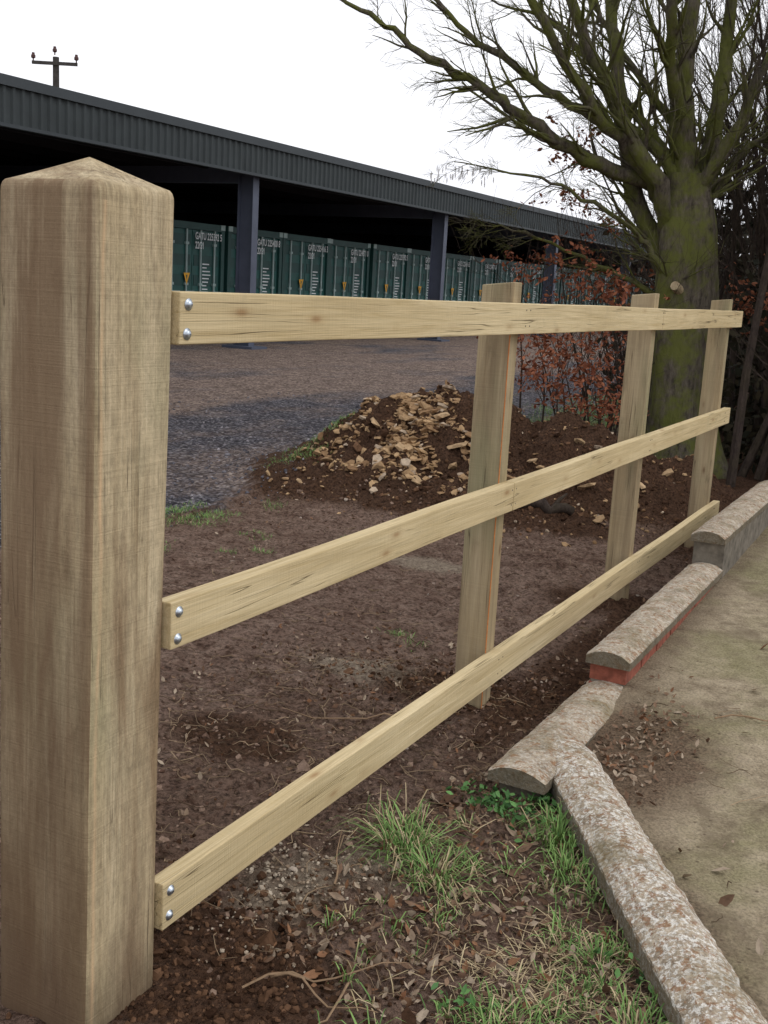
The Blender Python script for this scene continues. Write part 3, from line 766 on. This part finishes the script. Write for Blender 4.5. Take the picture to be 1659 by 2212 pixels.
a=Acc(); a.add([(-14.06,Y0,4.38),(-14.06,Y1,4.38),(-26,Y1,5.0),(-26,Y0,5.0)],[(0,1,2,3)]); a.add([(-14.2,Y0,3.9),(-14.2,Y1,3.9),(-26,Y1,4.5),(-26,Y0,4.5)],[(0,3,2,1)])
a.box(-26.2,-26,Y0,Y1,-.1,5.0); a.box(-26,-14.1,Y1,Y1+.2,-.1,4.4); 
for X in (-15.5,-17.5,-19.5,-21.5,-23.5): a.box(X-.06,X+.06,Y0,Y1,3.72+(-14-X)*.05,3.9+(-14-X)*.05)
a.obj('roof_and_back_wall',M_in,bd)
for i in range(-2,8):
    Yc=20.6+9.75*i; a=Acc(); w=.11
    a.box(-14.24,-14.22,Yc-w,Yc+w,-.1,3.9); a.box(-14.62,-14.60,Yc-w,Yc+w,-.1,3.9); a.box(-14.60,-14.24,Yc-.008,Yc+.008,-.1,3.9)
    a.box(-14.8,-14.0,Yc-.3,Yc+.3,-.1,.02); a.box(-26,-14.62,Yc-.08,Yc+.08,3.5,3.85)
    a.obj('column_%d'%(i+3),M_steel,bd)
M_cont=simple('green_container_paint',(.024,.105,.092),.5,.3,1.5,spec=.4)
M_contd=simple('green_container_frame',(.018,.070,.062),.5,.2,2,spec=.4)
M_rod=simple('lock_rod',(.34,.45,.43),.5,.2,4,spec=.4)
M_white=simple('white_lettering',(.80,.84,.84),.7,.1,4)
M_yel=simple('yellow_decal',(.80,.42,.05),.7,.1,4)
def contmesh():
    a=Acc(); mats=[]
    H=2.72;W=2.44
    def bx(mi,*q):
        n0=len(a.f); a.box(*q); mats.extend([mi]*(len(a.f)-n0))
    bx(1,-6,-.12,.0,W,.0,H)
    bx(1,-.13,.0,0,.13,0,H); bx(1,-.13,.0,W-.13,W,0,H); bx(1,-.13,.0,.13,W-.13,H-.16,H); bx(1,-.13,.0,.13,W-.13,0,.15)
    for s in (.14,W/2+.01):
        w=W/2-.15
        bx(0,-.118,-.06,s,s+w,.16,H-.17)
        for k in range(5):
            z=.3+k*.47; bx(1,-.06,-.048,s+.06,s+w-.06,z,z+.26)
        for q in (.27,.78):
            y=s+w*q; bx(2,-.045,-.012,y-.022,y+.022,.05,H-.06)
            for z in (.2,.95,1.25,2.2): bx(2,-.05,.0,y-.06,y+.06,z,z+.06)
            bx(2,-.02,.01,y-.02,y+.28,1.08,1.12)
    bx(2,-.02,.012,.0,.17,H-.12,H-.001+.005); bx(2,-.02,.012,W-.17,W,H-.12,H+.004); bx(2,-.02,.012,0,.17,.0,.12); bx(2,-.02,.012,W-.17,W,0,.12)
    a.add([(.002,1.08,1.54),(.002,.84,1.54),(.002,.96,1.26)],[(0,1,2)]); mats.append(3)
    a.add([(.004,.96,1.36),(.004,.99,1.49),(.004,.93,1.49)],[(0,1,2)]); mats.append(1)
    c=[(.002,.62+.13*math.cos(t),.62+.17*math.sin(t)) for t in np.linspace(0,6.283,15)[:-1]]; a.add(c,[tuple(range(14))]); mats.append(4)
    for k in range(9):
        z=1.75-k*.085; bx(4,-.046,-.043,1.62,1.62+R.uniform(.16,.34),z,z+.028)
    for k in range(5):
        z=1.0-k*.08; bx(4,-.046,-.043,1.62,1.62+R.uniform(.1,.3),z,z+.035)
    me=mkmesh('shipping_container',a.v,a.f,None,obj=False)
    for m in (M_cont,M_contd,M_rod,M_yel,M_white): me.materials.append(m)
    for p,mi in zip(me.polygons,mats): p.material_index=mi
    return me
cm=contmesh()
codes=['GATU 225400 8','GATU 225416 3','GATU 224871 0','GATU 225392 5']
cds=[]
for c in codes:
    cu=bpy.data.curves.new('container_code','FONT'); cu.body=c+'\n22G1'; cu.size=.23; cu.space_line=.95; cu.offset=.004; cu.materials.append(M_white); cds.append(cu)
k=0
for i in range(-6,22):
    Yc=28.15+2.52*i+.02
    nm='shipping_container' if k==0 else 'shipping_container.%03d'%k
    o=bpy.data.objects.new(nm,cm); o.location=(-16.8+R.uniform(-.06,.06),Yc,0); link(o)
    t=bpy.data.objects.new('code_%d'%k,cds[k%4]); link(t,o); t.location=(.006,1.26,2.34); t.rotation_euler=(math.pi/2,0,math.pi/2)
    t.scale=(.68,1,1)
    k+=1
# ------------------------------------------------------------------ utility pole
M_pole=simple('pole_timber',(.06,.055,.05),.9,.3,6); M_ins=simple('insulator',(.08,.035,.03),.4,.2,6)
pole=empty('utility_pole'); pb=Vector((-38.5,39.7,0))
a=Acc(); a.tube([pb,pb+Vector((0,0,10.75))],[.19,.14],12,cap=True)
z=10.45
def ob(a,c,hw,hd,hh):
    vs=[]
    for dz in (-hh,hh):
        for (u,w) in ((-1,-1),(1,-1),(1,1),(-1,1)): vs.append(c+RT*hw*u+FW*hd*w+Vector((0,0,dz)))
    a.add(vs,[(0,3,2,1),(4,5,6,7),(0,1,5,4),(1,2,6,5),(2,3,7,6),(3,0,4,7)])
ob(a,pb+Vector((0,0,z))-FW*.19,1.02,.05,.07)
a.obj('pole',M_pole,pole)
a=Acc()
for u in (-.97,0,.97):
    q=pb+RT*u-FW*.17+Vector((0,0,z+.06+(.30 if u==0 else 0)))
    a.tube([q,q+Vector((0,0,.1)),q+Vector((0,0,.14)),q+Vector((0,0,.24)),q+Vector((0,0,.28)),q+Vector((0,0,.36))],[.03,.03,.10,.10,.07,.06],8,cap=True)
a.obj('insulators',M_ins,pole)

# ------------------------------------------------------------------ sky, sun, camera
w=bpy.data.worlds.new('World'); scene.world=w; w.use_nodes=True; nt=w.node_tree; nt.nodes.clear(); g=G(nt)
el,rot=math.radians(48),math.radians(78)
sky=g.n('ShaderNodeTexSky',sky_type='NISHITA'); sky.sun_disc=False; sky.sun_elevation=el; sky.sun_rotation=rot
tc=g.n('ShaderNodeTexCoord'); mp=g.n('ShaderNodeMapping'); mp.inputs['Scale'].default_value=(1,1,2.5); g.l(tc.outputs['Generated'],mp.inputs[0])
nn=g.noise(mp.outputs[0],1.8,4,.5,.2)
cloud=g.ramp(nn,[(.3,(.84,.85,.91)),(.6,(1.0,1.0,1.0))])
cl10=g.mix(1.0,cloud,(12.3,12.3,12.7),'MULTIPLY')
mx=g.mix(.92,sky.outputs[0],cl10)
bg=g.n('ShaderNodeBackground'); bg.inputs[1].default_value=.1; g.l(mx,bg.inputs[0])
wo=g.n('ShaderNodeOutputWorld'); g.l(bg.outputs[0],wo.inputs[0])
sd=bpy.data.lights.new('sun','SUN'); sd.energy=.8; sd.angle=math.radians(35); sd.color=(1,.97,.92)
so=link(bpy.data.objects.new('sun',sd))
sunv=Vector((math.cos(el)*math.sin(rot),math.cos(el)*math.cos(rot),math.sin(el)))
so.rotation_euler=sunv.to_track_quat('Z','Y').to_euler()
cd=bpy.data.cameras.new('camera'); cam=link(bpy.data.objects.new('camera',cd))
cd.sensor_fit='VERTICAL'; cd.sensor_height=24; cd.lens=26.04; cd.clip_end=2000; cd.clip_start=.05
rt=Vector((.8813,.4694,.0554)).normalized(); fw=Vector((-.4509,.87,-.1994)).normalized(); up=rt.cross(fw).normalized(); rt=fw.cross(up)
m=Matrix((rt,up,-fw)).transposed().to_4x4(); m.translation=Vector((0,0,1.5)); cam.matrix_world=m
scene.camera=cam
